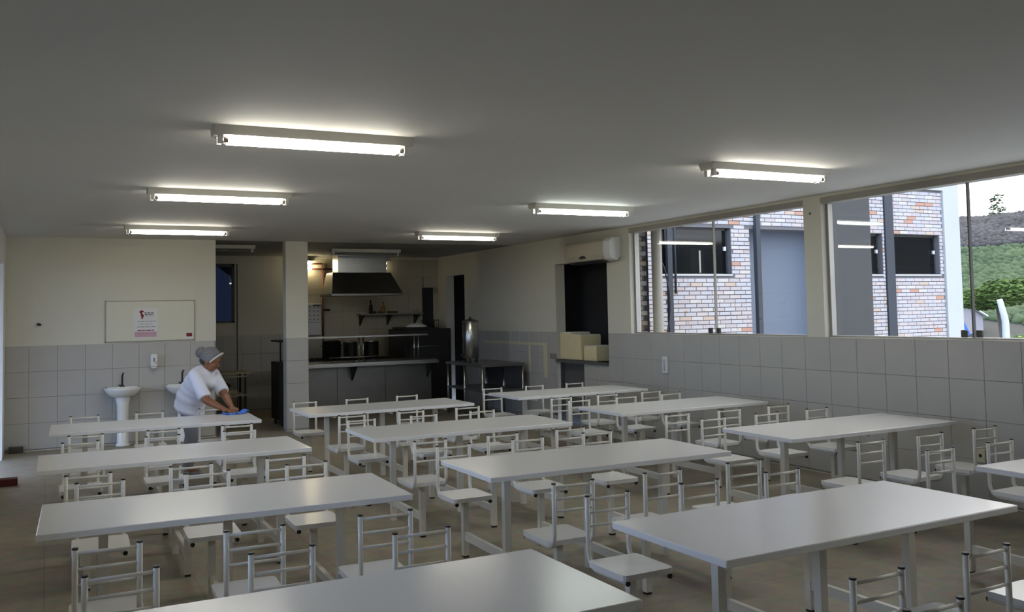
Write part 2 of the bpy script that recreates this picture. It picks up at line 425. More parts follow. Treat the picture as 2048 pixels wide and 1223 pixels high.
# rooms behind the two openings of the right wall
XS = 7.90
sr = MB()
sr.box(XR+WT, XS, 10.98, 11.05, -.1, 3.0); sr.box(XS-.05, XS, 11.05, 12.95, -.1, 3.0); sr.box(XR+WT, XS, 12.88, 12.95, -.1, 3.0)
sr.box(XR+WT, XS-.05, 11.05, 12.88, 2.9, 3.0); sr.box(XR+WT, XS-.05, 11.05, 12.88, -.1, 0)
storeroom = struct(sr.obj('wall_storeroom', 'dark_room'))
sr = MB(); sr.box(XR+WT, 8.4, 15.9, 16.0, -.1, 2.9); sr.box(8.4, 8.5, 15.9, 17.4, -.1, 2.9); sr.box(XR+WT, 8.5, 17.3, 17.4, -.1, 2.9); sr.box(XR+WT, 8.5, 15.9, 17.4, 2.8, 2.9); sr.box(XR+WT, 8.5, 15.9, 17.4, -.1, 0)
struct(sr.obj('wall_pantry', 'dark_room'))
# pass-through ledge and the low panel under it
struct(MB().box(XR-.03, XR+.42, 11.062, 12.558, .94, .985).obj('sill_1', 'dark_panel'))
d = struct(bpy.data.objects.new('door_1', None)); COL.objects.link(d)
MB().box(XR+.10, XR+.13, 11.78, 12.52, 0.005, .93).obj('door_leaf', 'dark_panel', d)
MB().box(XR+.06, XR+.13, 12.50, 12.556, 0.005, .93).obj('door_frame', 'plaster_grey', d)

# ------------------------------------------------------------------ exterior
YF = 12.5
gr = MB()
gr.box(-60, XL-.2, -40, 60, -.5, -.12); struct(gr.obj('ground_left', 'hill_soil'))
gr = MB(); gr.box(XR+WT+.01, 20, -30, 30, -.5, -.12); struct(gr.obj('ground_right', 'concrete'))
terr = MB()
def hill_z(x, y):
    d = math.hypot(x, y)
    t = min(max((d-62)/95, 0), 1); t = t*t*(3-2*t)
    z = -3.2+17.5*t
    z += (1.0*math.sin(x*.11+1)+.8*math.sin(y*.13+x*.05))*min(1, t*2)
    z += min(max((d-14)/10, 0), 1)*-.3
    return z
NX, NY = 56, 76
vs = [[terr.bm.verts.new((20+i*4.2, -150+j*4.2, hill_z(20+i*4.2, -150+j*4.2))) for j in range(NY)] for i in range(NX)]
for i in range(NX-1):
    for j in range(NY-1):
        f = terr.bm.faces.new((vs[i][j], vs[i+1][j], vs[i+1][j+1], vs[i][j+1])); f.smooth = True
struct(terr.obj('hill', 'hill_soil'))

fac = thing('brick_building', 'neighbouring building with pale brick cladding outside the windows', 'building', (0, YF, 0))
X0F, X1F, ZB = 8.0, 16.37, 4.05
W1 = (9.2, 10.79, 2.33, 3.15); W2 = (14.11, 14.60, 2.33, 3.13); W3 = (14.9, 16.26, 2.33, 3.13); REC = (11.22, 13.10, -.12, 3.148)
mb = MB()
for a, b, c, dd in cells(X0F, X1F, -.12, ZB, [W1, W2, W3, REC]): mb.box(a, b, 0, .25, c, dd)
mb.obj('wall', 'mortar', fac)
mb = MB(); mb.box(REC[0]-.1, REC[1]+.1, .42, .5, -.12, 3.2); mb.box(REC[0]-.1, REC[0], .25, .42, -.12, 3.2); mb.box(REC[1], REC[1]+.1, .25, .42, -.12, 3.2); mb.box(REC[0]-.1, REC[1]+.1, .25, .42, 3.148, 3.25)
mb.obj('recess', 'plaster_blue', fac)
MB().box(13.08, 14.11, -.16, 0, -.12, 4.6).obj('pier', 'plaster_grey', fac)
MB().box(X0F, X1F, -.06, .25, ZB, 4.62).obj('top_beam', 'concrete', fac)
mb = MB(); mb.box(X1F, 16.84, -.06, .4, -.12, 4.62); mb.obj('corner_pillar', 'concrete', fac)
MB().box(14.66, 14.89, -.05, .0, -.12, ZB).obj('dark_band', 'band_dark', fac)
MB().box(9.37, 9.465, -.05, .0, -.12, ZB).obj('dark_band', 'band_dark', fac)
MB().box(11.31, 11.405, -.09, -.0, -.12, 4.62).obj('dark_post', 'band_dark', fac)
MB().tube([(9.53, -.04, 2.0), (9.53, -.04, 4.0)], .018, 8).obj('conduit', 'band_dark', fac)
for W in (W1, W2, W3):
    f = MB(); a, b, c, dd = W
    f.box(a, b, .10, .14, c, c+.02); f.box(a, b, .10, .14, dd-.04, dd); f.box(a, a+.03, .10, .14, c, dd); f.box(b-.03, b, .10, .14, c, dd)
    wf = f.obj('window', 'frame_dark', fac)
    MB().box(a+.03, b-.03, .115, .125, c+.02, dd-.04).obj('pane', 'window_black', wf)
    MB().box(a-.02, b, -.03, .1, c-.025, c).obj('sill', 'sill_white', wf)
    MB().box(b-.10, b-.06, .06, .10, c+.42, c+.49).obj('catch', 'white_plastic', wf)
MB().box(10.16, 10.19, .10, .115, 2.36, 2.75).obj('mullion', 'pipe_grey', fac)

# bricks
BW, BH, J = .25, .0728, .012
def brick_mesh(w):
    b = MB(); b.box(0, w-J, -.018, 0, 0, BH-J); b.bevel(.004, 1, lambda e: all(v.co.y < -.01 for v in e.verts)); return b
blist = []
row = 0; z = .3
HB = [W1, (W2[0], W2[1], W2[2]-.03, W2[3]), (W3[0], W3[1], W3[2]-.03, W3[3]), REC, (13.08, 14.11, -1, 9), (14.66, 14.89, -1, 9), (9.37, 9.465, -1, 9)]
HB[0] = (W1[0], W1[1], W1[2]-.03, W1[3])
while z+BH < ZB:
    x = X0F-random.uniform(0, BW)
    x = X0F-(row % 2)*BW/2-random.uniform(0, .05)
    while x < X1F:
        a, b = max(x, X0F), min(x+BW, X1F); x += BW
        r = (a, b, z, z+BH)
        for h in HB:
            if r: 
                q = subtract(r, (h[0], h[1], h[2]+.001, h[3]-.001)) if not (r[1] <= h[0] or r[0] >= h[1]) else r
                if q and (q[3]-q[2] < BH*.6): q = None
                r = q
        if r and r[1]-r[0] > .04 and r[3]-r[2] > BH*.9: blist.append(r)
    row += 1; z += BH
vis = [r for r in blist if r[2] > 1.55 and (9.3 < r[0] < 12.4 or 14.1 < r[0])]
vis.sort(key=lambda r: r[0]**2+YF**2+(r[2]-2.4)**2*6)
single = set(vis[:290])
bcache = {}
for r in single:
    k = round(r[1]-r[0], 2)
    if k not in bcache: bcache[k] = brick_mesh(k).mesh('brick', 'brick_pale')
    link('brick', bcache[k], fac, (r[0], 0, r[2]))
mb = MB()
for r in blist:
    if r in single: continue
    mb.box(r[0], r[1]-J, -.018, 0, r[2], r[3]-J)
o = mb.obj('bricks', 'brick_pale', fac); o['kind'] = 'stuff'

# brick cladding, shade put into its colour, of the storeroom corner beside window 1
row = 0; z = 1.0
while z < 3.0:
    for x in (7.42+(row % 2)*.11-.11, 7.42+(row % 2)*.11+.13):
        a, b = max(x, 7.41), min(x+.235, 7.86)
        if b-a < .05: continue
        k = ('b', round(b-a, 2))
        if k not in bcache:
            q = MB(); q.box(0, b-a-.012, -.02, 0, 0, .062); bcache[k] = q.mesh('brick', 'brick_shaded')
        link('brick', bcache[k], storeroom, (a, 10.98, z))
    row += 1; z += .0728
dsp = thing('downspout', 'grey round downpipe with a black cable outside the far end of the windows', 'pipe', (0, 0, 0))
MB().tube([(8.0, 10.9, -.12), (8.0, 10.9, 3.1)], .078, 16).obj('pipe', 'pipe_grey', dsp)
struct(MB().box(XR+WT, 8.3, YN, 13.2, 3.02, 3.12).obj('eave_blocker', 'concrete'))  # unseen eave slab added to shade the storeroom bricks
pts = [(8.06, 10.86, 2.42)]+[(8.10+.09*math.sin(i/14*PI), 10.86, 2.35-i*.075) for i in range(15)]+[(8.06, 10.86, 1.25)]
MB().tube(pts, .011, 6).obj('cable', 'black_plastic', dsp)
# unseen veranda roof, added and sized to keep high sky off the floor
struct(MB().box(-2.6, XL-.18, YN, 14.2, 2.62, 2.74).obj('veranda_blocker', 'concrete'))
nb = thing('yard_blocker', 'unseen grey house added across the yard to darken the left openings', 'building', (-9.5, 11.5, -.12))  # out of view, added to darken what the left door looks onto
MB().box(-5, 0, 0, 22, 0, 3.6).obj('wall', 'plaster_grey', nb)
MB().box(-5.4, .4, -.4, 22.4, 3.6, 3.8).obj('roof', 'concrete', nb)
# fence post, hut, trees
fp = thing('fence_post', 'white concrete fence post with bent top beyond the right window', 'post', (14.05, 9.62, 0))
m = MB(); m.tube([(0, 0, -.6), (0, 0, .4), (0, 0, 1.42), (-.02, .0, 1.5), (-.12, 0, 1.78)], .062, 4, radii=[.085, .08, .066, .066, .056]); m.obj('post_shaft', 'post_concrete', fp)
hut = thing('hut', 'small grey hut with white roof and blue tarp at the foot of the hill', 'building', (69.0, 50.0, -2.75))
m = MB(); m.prism([(-2.6, 0), (1.1, 0), (1.1, 3.4), (-.9, 4.2), (-2.6, 3.9)], 1, 0, 3); m.obj('wall', 'hut_wall', hut)
m = MB(); m.prism([(-3.0, 4.0), (-.9, 4.42), (-.9, 4.30), (-3.0, 3.85)], 1, -.3, 3.2); m.prism([(-.9, 4.42), (1.4, 3.42), (1.4, 3.3), (-.9, 4.3)], 1, -.3, 3.2); m.obj('roof', 'hut_roof', hut)
m = MB(); m.prism([(-2.3, 3.0), (-1.5, 3.0), (-.2, 1.2), (-1.2, 1.6)], 1, -.12, -.02); m.obj('tarp', 'tarp_blue', hut)

def tree(name, label, loc, crown, n, leaf, mleaf, trunk_h, trunk_r, jit, cat='tree', group=None):
    t = thing(name, label, cat, loc, 0, group)
    if trunk_h: MB().tube([(0, 0, -.3), (.05*trunk_h, 0, trunk_h*.5), (0, .02*trunk_h, trunk_h)], trunk_r, 7, radii=[trunk_r*1.3, trunk_r, trunk_r*.6]).obj('trunk', 'bark', t)
    m = MB(); rnd = random.Random(hash(name+label) % 1000 if False else len(label)*7+n)
    for (cx, cy, cz, rx, ry, rz) in crown:
        for _ in range(n):
            u = Vector((rnd.gauss(0, 1), rnd.gauss(0, 1), rnd.gauss(0, 1))).normalized()*rnd.uniform(.55, 1.0)
            p = Vector((cx+u.x*rx, cy+u.y*ry, cz+u.z*rz)); s = leaf*rnd.uniform(.6, 1.3)
            R = Matrix.Rotation(rnd.uniform(0, 6.3), 3, 'Z') @ Matrix.Rotation(rnd.uniform(-1, 1), 3, 'X')
            q = [m.bm.verts.new(p+R @ Vector(v)*s) for v in ((-1, 0, 0), (0, -.5, .1), (1, 0, 0), (0, .5, .1))]
            m.bm.faces.new(q)
    o = m.obj('foliage', mleaf, t); o['kind'] = 'stuff'
    return t
tree('tree', 'broad bright green tree between the brick building and the hill', (37.6, 26.0, -3.2), [(0, 0, 5.25, 2.0, 1.8, .5), (1.6, .3, 5.5, 1.7, 1.5, .55), (3.2, -1, 5.6, 1.9, 1.5, .55), (-1.0, 0, 4.95, 1.0, 1.1, .36)], 1500, .12, 'leaf_green', 5.1, .14, .1)
RT = (168*math.sin(.4748+math.atan(976/1816)), 168*math.cos(.4748+math.atan(976/1816)))
tree('ridge_tree', 'thin sparse tree standing alone on the hill ridge', (RT[0], RT[1], hill_z(*RT)-.1), [(0, 0, 4.2, 1.1, 1.1, .6), (-1.0, 0, 3.3, .7, .7, .5), (1.1, 0, 3.2, .8, .8, .5), (.4, 0, 5.2, .9, .9, .6), (-1.1, 0, 4.6, .5, .5, .4), (1.5, 0, 2.2, .5, .5, .5), (-1.2, 0, 2.4, .5, .5, .4), (0, 0, 2.2, .9, .9, .4)], 60, .26, 'leaf_dark', 5.0, .07, .1)
tree('bush', 'yellow-green bush at the foot of the white fence post', (14.75, 9.55, -.12), [(0, 0, 1.0, .45, .4, .35), (-.25, 0, .85, .3, .3, .25), (.35, .1, 1.1, .4, .3, .35)], 700, .045, 'leaf_lime', .8, .03, .05, 'bush')
tree('bush', 'dark low bush beside the small hut below the hill', (49.5, 35.4, -3.2), [(0, 0, 1.5, 1.6, 1.4, 1.2), (1.8, -.6, 1.2, 1.4, 1.2, 1.0)], 900, .14, 'leaf_dark', 1, .06, .05, 'bush')
def shrubs(name, n, d0, d1, r0, r1, m, lab):
    b = MB(); rnd = random.Random(n); v0 = []; tmp = bmesh.new(); bmesh.ops.create_icosphere(tmp, subdivisions=1, radius=1)
    base = [v.co.copy() for v in tmp.verts]; fc = [[v.index for v in f.verts] for f in tmp.faces]; tmp.free()
    vs, fs = [], []
    for _ in range(n):
        ang = rnd.uniform(.84, 1.12); d = math.sqrt(rnd.uniform(d0*d0, d1*d1))
        x, y = d*math.sin(ang), d*math.cos(ang); r = rnd.uniform(r0, r1)
        if x < 24 or math.hypot(x-69, y-51) < 5.5 or math.hypot(x-50, y-35) < 4 or (.912 < ang < .957 and d < 90): continue
        z = hill_z(x, y)+r*.2; ca, sa = math.cos(d*7), math.sin(d*7); h = rnd.uniform(.55, 1.0); o = len(vs)
        for c in base:
            k = r*rnd.uniform(.72, 1.25); vs.append((x+(c.x*ca-c.y*sa)*k, y+(c.x*sa+c.y*ca)*k, z+c.z*k*h))
        fs += [[o+i for i in f] for f in fc]
    me = bpy.data.meshes.new(name); me.from_pydata(vs, [], fs); me.materials.append(MATS[m]); me.shade_smooth()
    o = link(name, me); o['kind'] = 'stuff'; o['label'] = lab; return o
shrubs('hill_scrub', 26000, 120.5, 165, .2, .6, 'brush', 'grey-brown dry scrub covering the upper hillside')
shrubs('foothill_scrub', 18000, 60, 119, .2, .7, 'brush_green', 'green scrub at the foot of the hill')

# ------------------------------------------------------------------ canteen tables with their attached chairs
TLEN, TWID, TH = 1.844, .7915, .75
CX = (.295, .915, 1.54)
def build_chair(parent, loc, rz):
    c = bpy.data.objects.new('chair', None); COL.objects.link(c); c.parent = parent; c.location = loc; c.rotation_euler = (0, 0, rz); c.empty_display_size = .1
    s = MB(); s.box(-.153, .153, -.165, .165, .420, .448)
    s.bevel(.028, 3, lambda e: abs(e.verts[0].co.z-e.verts[1].co.z) > .02); s.obj('seat_board', 'table_white', c)
    p = MB(); p.box(-.021, .021, -.021, .021, .014, .395); p.box(-.13, .13, -.02, .02, .395, .4); p.obj('pedestal', 'chair_cream', c)
    MB().box(-.019, .019, -.019, .019, 0, .014).obj('foot', 'black_plastic', c)
    r = .08; yb = -.19; zb = .4075
    path = [(0, .155, zb), (0, yb+r, zb)]+[(0, yb+r-r*math.sin(a), zb+r-r*math.cos(a)) for a in [PI/2*k/7 for k in range(1, 8)]]+[(0, yb, .6), (0, yb, .768)]
    for sx in (-.1275, .1275):
        MB().tube([(sx, y, z) for _, y, z in path], .0125, 10).obj('back_tube', 'chair_cream', c)
        MB().tube([(sx, yb, .768), (sx, yb, .776)], .0133, 10).obj('end_cap', 'black_plastic', c)
        MB().tube([(sx, .155, zb), (sx, .163, zb)], .0133, 10).obj('end_cap', 'black_plastic', c)
    for zr in (.752, .684, .616):
        MB().tube([(-.1275, yb, zr), (.1275, yb, zr)], .0075, 8).obj('rung', 'chair_cream', c)
    return c
proto_chair_done = []
def build_table():
    t = bpy.data.objects.new('canteen_table', None); COL.objects.link(t); t.empty_display_size = .2
    s = MB(); s.box(0, TLEN, 0, TWID, TH-.032, TH); s.bevel(.004, 2); s.obj('tabletop', 'table_white', t)
    first = None
    for x in CX:
        MB().box(x-.0225, x+.0225, TWID/2-.0225, TWID/2+.0225, .0, TH-.032).obj('leg', 'chair_cream', t)
        MB().box(x-.015, x+.015, -.262, TWID+.262, .125, .18).obj('cross_beam', 'chair_cream', t)
        MB().box(x-.016, x+.016, .1, TWID-.1, TH-.062, TH-.032).obj('top_bracket', 'chair_cream', t)
        for loc, rz in (((x, -.28, 0), 0), ((x, TWID+.28, 0), PI)):
            if first is None: first = build_chair(t, loc, rz)
            else:
                c = copy_tree(first, t); c.location = loc; c.rotation_euler = (0, 0, rz)
    MB().box(CX[0], CX[2], TWID/2-.015, TWID/2+.015, TH-.075, TH-.035).obj('top_rail', 'chair_cream', t)
    return t
TABLES = [
 (.0278, 9.0751, -.0289, 'white canteen table with attached chairs that the woman is wiping'),
 (-.0477, 6.8742, -.0041, 'white canteen table with attached chairs, left row, next after the wiped one'),
 (-.0364, 4.8236, -.0309, 'white canteen table with attached chairs, left row, second from the camera'),
 (-.0238, 2.6063, .0054, 'white canteen table nearest the camera in the left row, cut by the bottom edge'),
 (2.3664, 9.1434, .0117, 'white canteen table with attached chairs at the tiled pillar before the serving counter'),
 (2.3404, 7.0297, -.0048, 'white canteen table with attached chairs, middle row, second from the serving counter'),
 (2.3791, 4.965, -.0063, 'white canteen table with attached chairs, middle row, third from the serving counter'),
 (2.3769, 2.8397, .0171, 'large white canteen table in the right foreground, window glare on its far right end'),
 (2.26, .78, 0, 'white canteen table below the frame, only its far chair backs show at bottom right'),
 (4.8796, 9.3982, .0106, 'white canteen table with attached chairs nearest the cream boxes in the wall opening'),
 (4.9108, 7.3178, .0038, 'white canteen table with attached chairs, window row, second from the wall opening'),
 (4.9644, 5.1409, -.001, 'white canteen table with attached chairs under the window column, right side'),
 (5.0299, 2.8952, 0, 'white canteen table cut by the right edge of the photo, its top glaring white'),
]
proto = build_table()
for i, (x, y, th, lab) in enumerate(TABLES):
    t = proto if i == 0 else copy_tree(proto)
    t.location = (x, y, 0); t.rotation_euler = (0, 0, th); tag(t, lab, 'table', 'canteen tables with fixed chairs')

# ------------------------------------------------------------------ ceiling lights
def build_light():
    t = bpy.data.objects.new('fluorescent_light', None); COL.objects.link(t); t.empty_display_size = .2
    L = 1.26/2
    m = MB(); m.prism([(-.10, 0), (.10, 0), (.07, -.055), (-.07, -.055)], 0, -L, L); m.obj('housing', 'housing_white', t)
    for sy in (-.042, .042):
        MB().tube([(-L+.055, sy, -.083), (L-.055, sy, -.083)], .0165, 12).obj('tube', 'tube_on', t)
        for sx in (-1, 1):
            MB().box(sx*(L-.04)-.014, sx*(L-.04)+.014, sy-.018, sy+.018, -.105, -.055).obj('lamp_holder', 'white_plastic', t)
            MB().tube([(sx*(L-.055), sy, -.083), (sx*(L-.085), sy, -.083)], .0172, 12).obj('tube_collar', 'board_frame', t)
    return t
LP = [(1.525, 5.67, -.02, 'warm white twin tube ceiling light nearest the camera over the left row', 1),
      (1.425, 8.58, 0, 'warm white twin tube ceiling light, middle of the three on the left', 1),
      (1.48, 12.02, 0, 'warm white twin tube ceiling light nearest the whiteboard wall', 1),
      (5.28, 8.55, 0, 'cooler white twin tube ceiling light, middle of the three on the window side', 2),
      (5.30, 12.01, 0, 'warm white twin tube ceiling light nearest the kitchen hood', 1),
      (5.335, 5.70, -.02, 'twin tube ceiling light in front of the window column', 1),
      (2.37, 14.955, 0, 'unlit twin tube ceiling light in the dark corridor beside the pillar', 0),
      (5.03, 15.45, 0, 'unlit twin tube ceiling light in front of the kitchen hood duct', 0),
      ]
lp = build_light()
cool = off = None
for i, (x, y, th, lab, st) in enumerate(LP):
    t = lp if i == 0 else copy_tree(lp)
    t.location = (x, y, ZK if y > YB else ZC); t.rotation_euler = (0, 0, th); tag(t, lab, 'ceiling light', 'fluorescent ceiling lights')
    if st != 1:
        for ch in t.children:
            if ch.name.split('.')[0] == 'tube':
                ch.data = ch.data.copy(); ch.data.materials[0] = MATS['tube_on_cool' if st == 2 else 'tube_off']

# ------------------------------------------------------------------ left wall fittings
wb = thing('whiteboard', 'wide stained whiteboard with thin worn frame on the cream wall', 'board', (.742, YB, 1.43))
MB().box(.012, 1.192, -.012, 0, .012, .575).obj('board_panel', 'board_white', wb)
m = MB(); m.box(0, 1.204, -.018, 0, 0, .014); m.box(0, 1.204, -.018, 0, .573, .587); m.box(0, .014, -.018, 0, 0, .587); m.box(1.19, 1.204, -.018, 0, 0, .587); m.obj('board_frame', 'board_frame', wb)
ps = thing('poster', 'white poster with dark red emblem and pink lower half on the whiteboard', 'poster', (1.115, YB-.0125, 1.485))
MB().box(0, .315, -.002, 0, 0, .42).obj('sheet', 'paper', ps)
MB().box(.01, .305, -.0028, -.002, .01, .085).obj('pink_band', 'paper_pink', ps)
em = MB(); em.prism([(.075, .372), (.095, .392), (.128, .385), (.135, .368), (.118, .362), (.108, .352), (.122, .335), (.135, .318), (.128, .292), (.112, .262), (.1, .275), (.104, .3), (.09, .318), (.098, .335), (.082, .35)], 1, -.0032, -.002); em.obj('emblem', 'ink_red', ps)
rnd = random.Random(3)
def words(z, x0, x1, h, m):
    b = MB(); x = x0
    while x < x1-.01:
        w = rnd.uniform(.02, .06); w = min(w, x1-x); b.box(x, x+w, -.0032, -.002, z, z+h); x += w+.008
    o = b.obj('print_line', m, ps); return o
words(.345, .142, .272, .014, 'ink_black'); words(.32, .145, .27, .014, 'ink_black'); words(.303, .145, .27, .005, 'ink_grey')
words(.228, .05, .295, .008, 'ink_grey'); words(.188, .08, .25, .008, 'ink_grey'); words(.15, .045, .29, .011, 'ink_grey')
words(.098, .05, .28, .012, 'ink_red'); words(.055, .05, .29, .008, 'ink_grey')
st = thing('sticker', 'small white card with a dark red box low on the whiteboard', 'card', (1.80, YB-.0125, 1.47))
MB().box(0, .11, -.002, 0, -.02, .085).obj('sheet', 'paper', st); MB().box(.025, .105, -.003, -.002, .015, .068).obj('red_box', 'ink_red', st)
sd = thing('soap_dispenser', 'white soap dispenser on the tiles between the two washbasins', 'dispenser', (1.333, YB-.006, 1.045))
m = MB(); m.box(0, .09, -.095, 0, .03, .205); m.bevel(.012, 2); m.obj('body', 'white_plastic', sd)
m = MB(); m.box(.008, .082, -.08, -.005, 0, .035); m.bevel(.006, 1); m.obj('push_bar', 'white_plastic', sd)
m = MB(); m.box(.038, .052, -.098, -.094, .095, .15); m.obj('gauge', 'frame_dark', sd)
m = MB(); m.box(.06, .08, -.098, -.094, .075, .09); m.obj('key_slot', 'ink_grey', sd)
hk = thing('wall_spout', 'small black spout sticking out of the cream wall left of the board', 'fitting', (-.069, YB, 1.709))
MB().tube([(-.02, 0, 0), (-.02, -.012, 0)], .018, 12).obj('flange', 'black_iron', hk); MB().tube([(-.02, -.012, 0), (-.005, -.045, .0), (.0, -.07, -.008)], .022, 10, radii=[.011, .014, .018]).obj('nozzle', 'black_iron', hk)

def basin(x, label):
    t = thing('washbasin', label, 'sink', (x, YB-.006, 0), 0, 'pedestal washbasins')
    b = MB()   # half-oval bowl against the wall
    prof = [(.10, .665), (.155, .685), (.205, .73), (.232, .775), (.238, .802), (.222, .806), (.195, .785), (.12, .72), (.02, .71)]
    rings = []
    for r, z in prof:
        ring = []
        for k in range(17):
            a = PI+PI*k/16; ring.append(b.bm.verts.new((r*math.cos(a), -.16*min(1, r/.12)+r*.98*math.sin(a), z)))
        ring = [b.bm.verts.new((-r, -.002, z))]+ring+[b.bm.verts.new((r, -.002, z))]
        rings.append(ring)
    for p, q in zip(rings, rings[1:]):
        for k in range(len(p)-1):
            f = b.bm.faces.new((p[k], p[k+1], q[k+1], q[k])); f.smooth = True
        f = b.bm.faces.new((p[-1], p[0], q[0], q[-1]))
    b.bm.faces.new(rings[0]); b.bm.faces.new(rings[-1]); b.obj('bowl', 'porcelain', t)
    MB().box(-.2, .2, -.11, -.002, .78, .808).bevel(.006, 2).obj('deck', 'porcelain', t)
    b = MB(); b.lathe([(.095, 0), (.095, .02), (.078, .04), (.074, .3), (.078, .56), (.10, .68)], (0, -.17), 16); b.obj('pedestal', 'porcelain', t)
    f = MB(); f.tube([(0, -.07, .806), (0, -.07, .95), (.005, -.075, .985), (.012, -.12, 1.0)], .013, 8); f.lathe([(.032, .806), (.03, .822), (.016, .84)], (0, -.07), 12); fo = f.obj('faucet', 'chrome_dark', t)
    MB().box(-.05, -.012, -.082, -.058, .82, .84).obj('lever', 'chrome_dark', fo)
    return t
basin(.962, 'white pedestal washbasin with dark tap, left of the soap dispenser')
basin(1.76, 'white pedestal washbasin mostly hidden behind the bending woman')

bl = MB(); bl.box(-.43, -.26, 13.87, 13.97, 0, .08); bl.bevel(.004, 1); tag(bl.obj('brick_block', 'brick_block_grey'), 'dark grey brick lying on the floor in the back left corner', 'brick')
bl = MB(); bl.box(-.47, -.26, 11.15, 11.30, 0, .075); bl.bevel(.004, 1); tag(bl.obj('brick_block', 'brick_block_red'), 'dark red brick lying on the floor at the left photo edge', 'brick')

# ------------------------------------------------------------------ right wall fittings
ac = thing('air_conditioner', 'cream split air conditioner unit above the dark wall opening', 'air conditioner', (XR, 10.68, 2.44))
m = MB(); m.prism([(0, .06), (-.06, 0), (-.17, .03), (-.20, .10), (-.20, .28), (-.15, .33), (0, .34)], 1, .18, 1.25); m.bevel(.008, 2); m.obj('body', 'ac_front_shaded', ac)
m = MB(); m.prism([(0, .06), (-.06, 0), (-.165, .03), (-.195, .10), (-.195, .28), (-.148, .328), (0, .338)], 1, .0, .178); m.bevel(.01, 2); m.obj('end_cover', 'white_plastic', ac)
m = MB(); m.prism([(-.05, -.004), (-.16, .026), (-.163, .018), (-.05, -.012)], 1, .24, 1.18); m.obj('air_flap', 'frame_dark', ac)
m = MB(); m.prism([(.72+.09*math.cos(PI*k/10), .06+.045*math.sin(PI*k/10)) for k in range(11)], 0, -.2035, -.198); m.obj('badge', 'black_plastic', ac)
def carton(x0, x1, y0, y1, z1, label):
    m = MB(); m.box(x0, x1, y0, y1, .987, z1); m.bevel(.012, 2)
    t = thing('foam_box', label, 'box', (0, 0, 0), 0, 'cream boxes in the wall opening')
    m.obj('box_body', 'cream_box', t)
    MB().box(x0+.006, x1-.006, y0+.006, y1-.006, z1-.002, z1+.012).bevel(.004, 1).obj('lid', 'white_plastic', t)
carton(7.25, 7.62, 12.175, 12.50, 1.40, 'tall cream box at the far jamb of the wall opening')
carton(7.25, 7.62, 11.87, 12.165, 1.365, 'tall cream box in the middle of the wall opening')
carton(7.25, 7.62, 11.44, 11.79, 1.205, 'low cream box at the near end of the wall opening')
tp = thing('masking_tape', 'strips of masking tape stuck in an angle on the tiled wall', 'tape', (XR-.007, 0, 0))
MB().box(-.001, 0, 12.86, 15.2, 1.19, 1.235).obj('strip', 'tape', tp); MB().box(-.0014, -.0002, 12.86, 12.99, .67, 1.20).obj('strip', 'tape', tp); MB().box(-.0014, -.0002, 13.42, 13.50, .73, 1.195).obj('strip', 'tape', tp)
sw = thing('switch_box', 'narrow grey switch box on the right wall tiles below window one', 'switch', (XR-.007, 9.64, .905))
m = MB(); m.box(-.035, 0, 0, .10, 0, .215); m.bevel(.005, 1); m.obj('body', 'white_plastic', sw); MB().box(-.038, -.034, .045, .06, .03, .18).obj('rocker', 'ink_grey', sw)
ob = thing('outlet_box', 'small beige outlet box low on the right wall near the last tables', 'outlet', (XR-.007, 5.17, .36))
m = MB(); m.box(-.03, 0, 0, .085, 0, .12); m.bevel(.004, 1); m.obj('body', 'tape', ob); MB().tube([(-.032, .042, .06), (-.029, .042, .06)], .016, 10).obj('socket', 'black_plastic', ob)
MB().ball((XR-.002, 7.1, 2.72), .012, 10, 6).obj('screw_plug', 'frame_dark')
tag(bpy.data.objects['screw_plug'], 'small dark plug near the top of the white window column', 'plug')
sk = MB(); sk.box(-.008, .008, -.05, .05, 0, .016); so = sk.obj('wood_stick', 'yellow', None, (5.06, 5.72, 0)); so.rotation_euler = (0, 0, .2)
tag(so, 'short yellow stick lying on the floor beneath the window-side table', 'stick')

# ------------------------------------------------------------------ kitchen
ct = thing('serving_counter', 'long stainless serving counter with overhead shelf in front of the kitchen', 'counter', (3.62, 15.25, 0))
CL = 2.68
m = MB(); m.box(0, CL, 0, .75, .895, .93); m.bevel(.004, 1); m.obj('countertop', 'steel', ct)
m = MB(); m.box(0, CL, -.03, -.005, .865, .905); m.obj('tray_rail', 'steel', ct)
for i in range(3): MB().box(.02+i*(CL-.04)/3, .02+(i+1)*(CL-.04)/3-.006, .28, .30, .10, .895).obj('front_panel', 'steel_dark', ct)
MB().box(.02, CL-.02, .32, .70, .1, .88).obj('cabinet_body', 'steel_dark', ct)
for x in (.06, CL/2, CL-.06): MB().box(x-.02, x+.02, .34, .66, 0, .1).obj('leg', 'black_iron', ct)
for x in (1.15, CL-.12): 
    m = MB(); m.prism([(.0, .865), (.28, .865), (.28, .60)], 0, x, x+.03); m.obj('bracket', 'black_iron', ct)
m = MB(); m.box(.0, CL-.15, .1, .48, 1.36, 1.385); m.obj('overshelf', 'steel', ct)
for x in (1.30, 1.38, CL-.34, CL-.26): MB().tube([(x, .3, .93), (x, .3, 1.36)], .014, 8).obj('shelf_post', 'steel', ct)
for x, y in ((.85, .3), (1.22, .2)):
    MB().lathe([(.05, .931), (.06, .945), (.02, .95)], (x, y), 12).obj('well_lid', 'steel', ct)

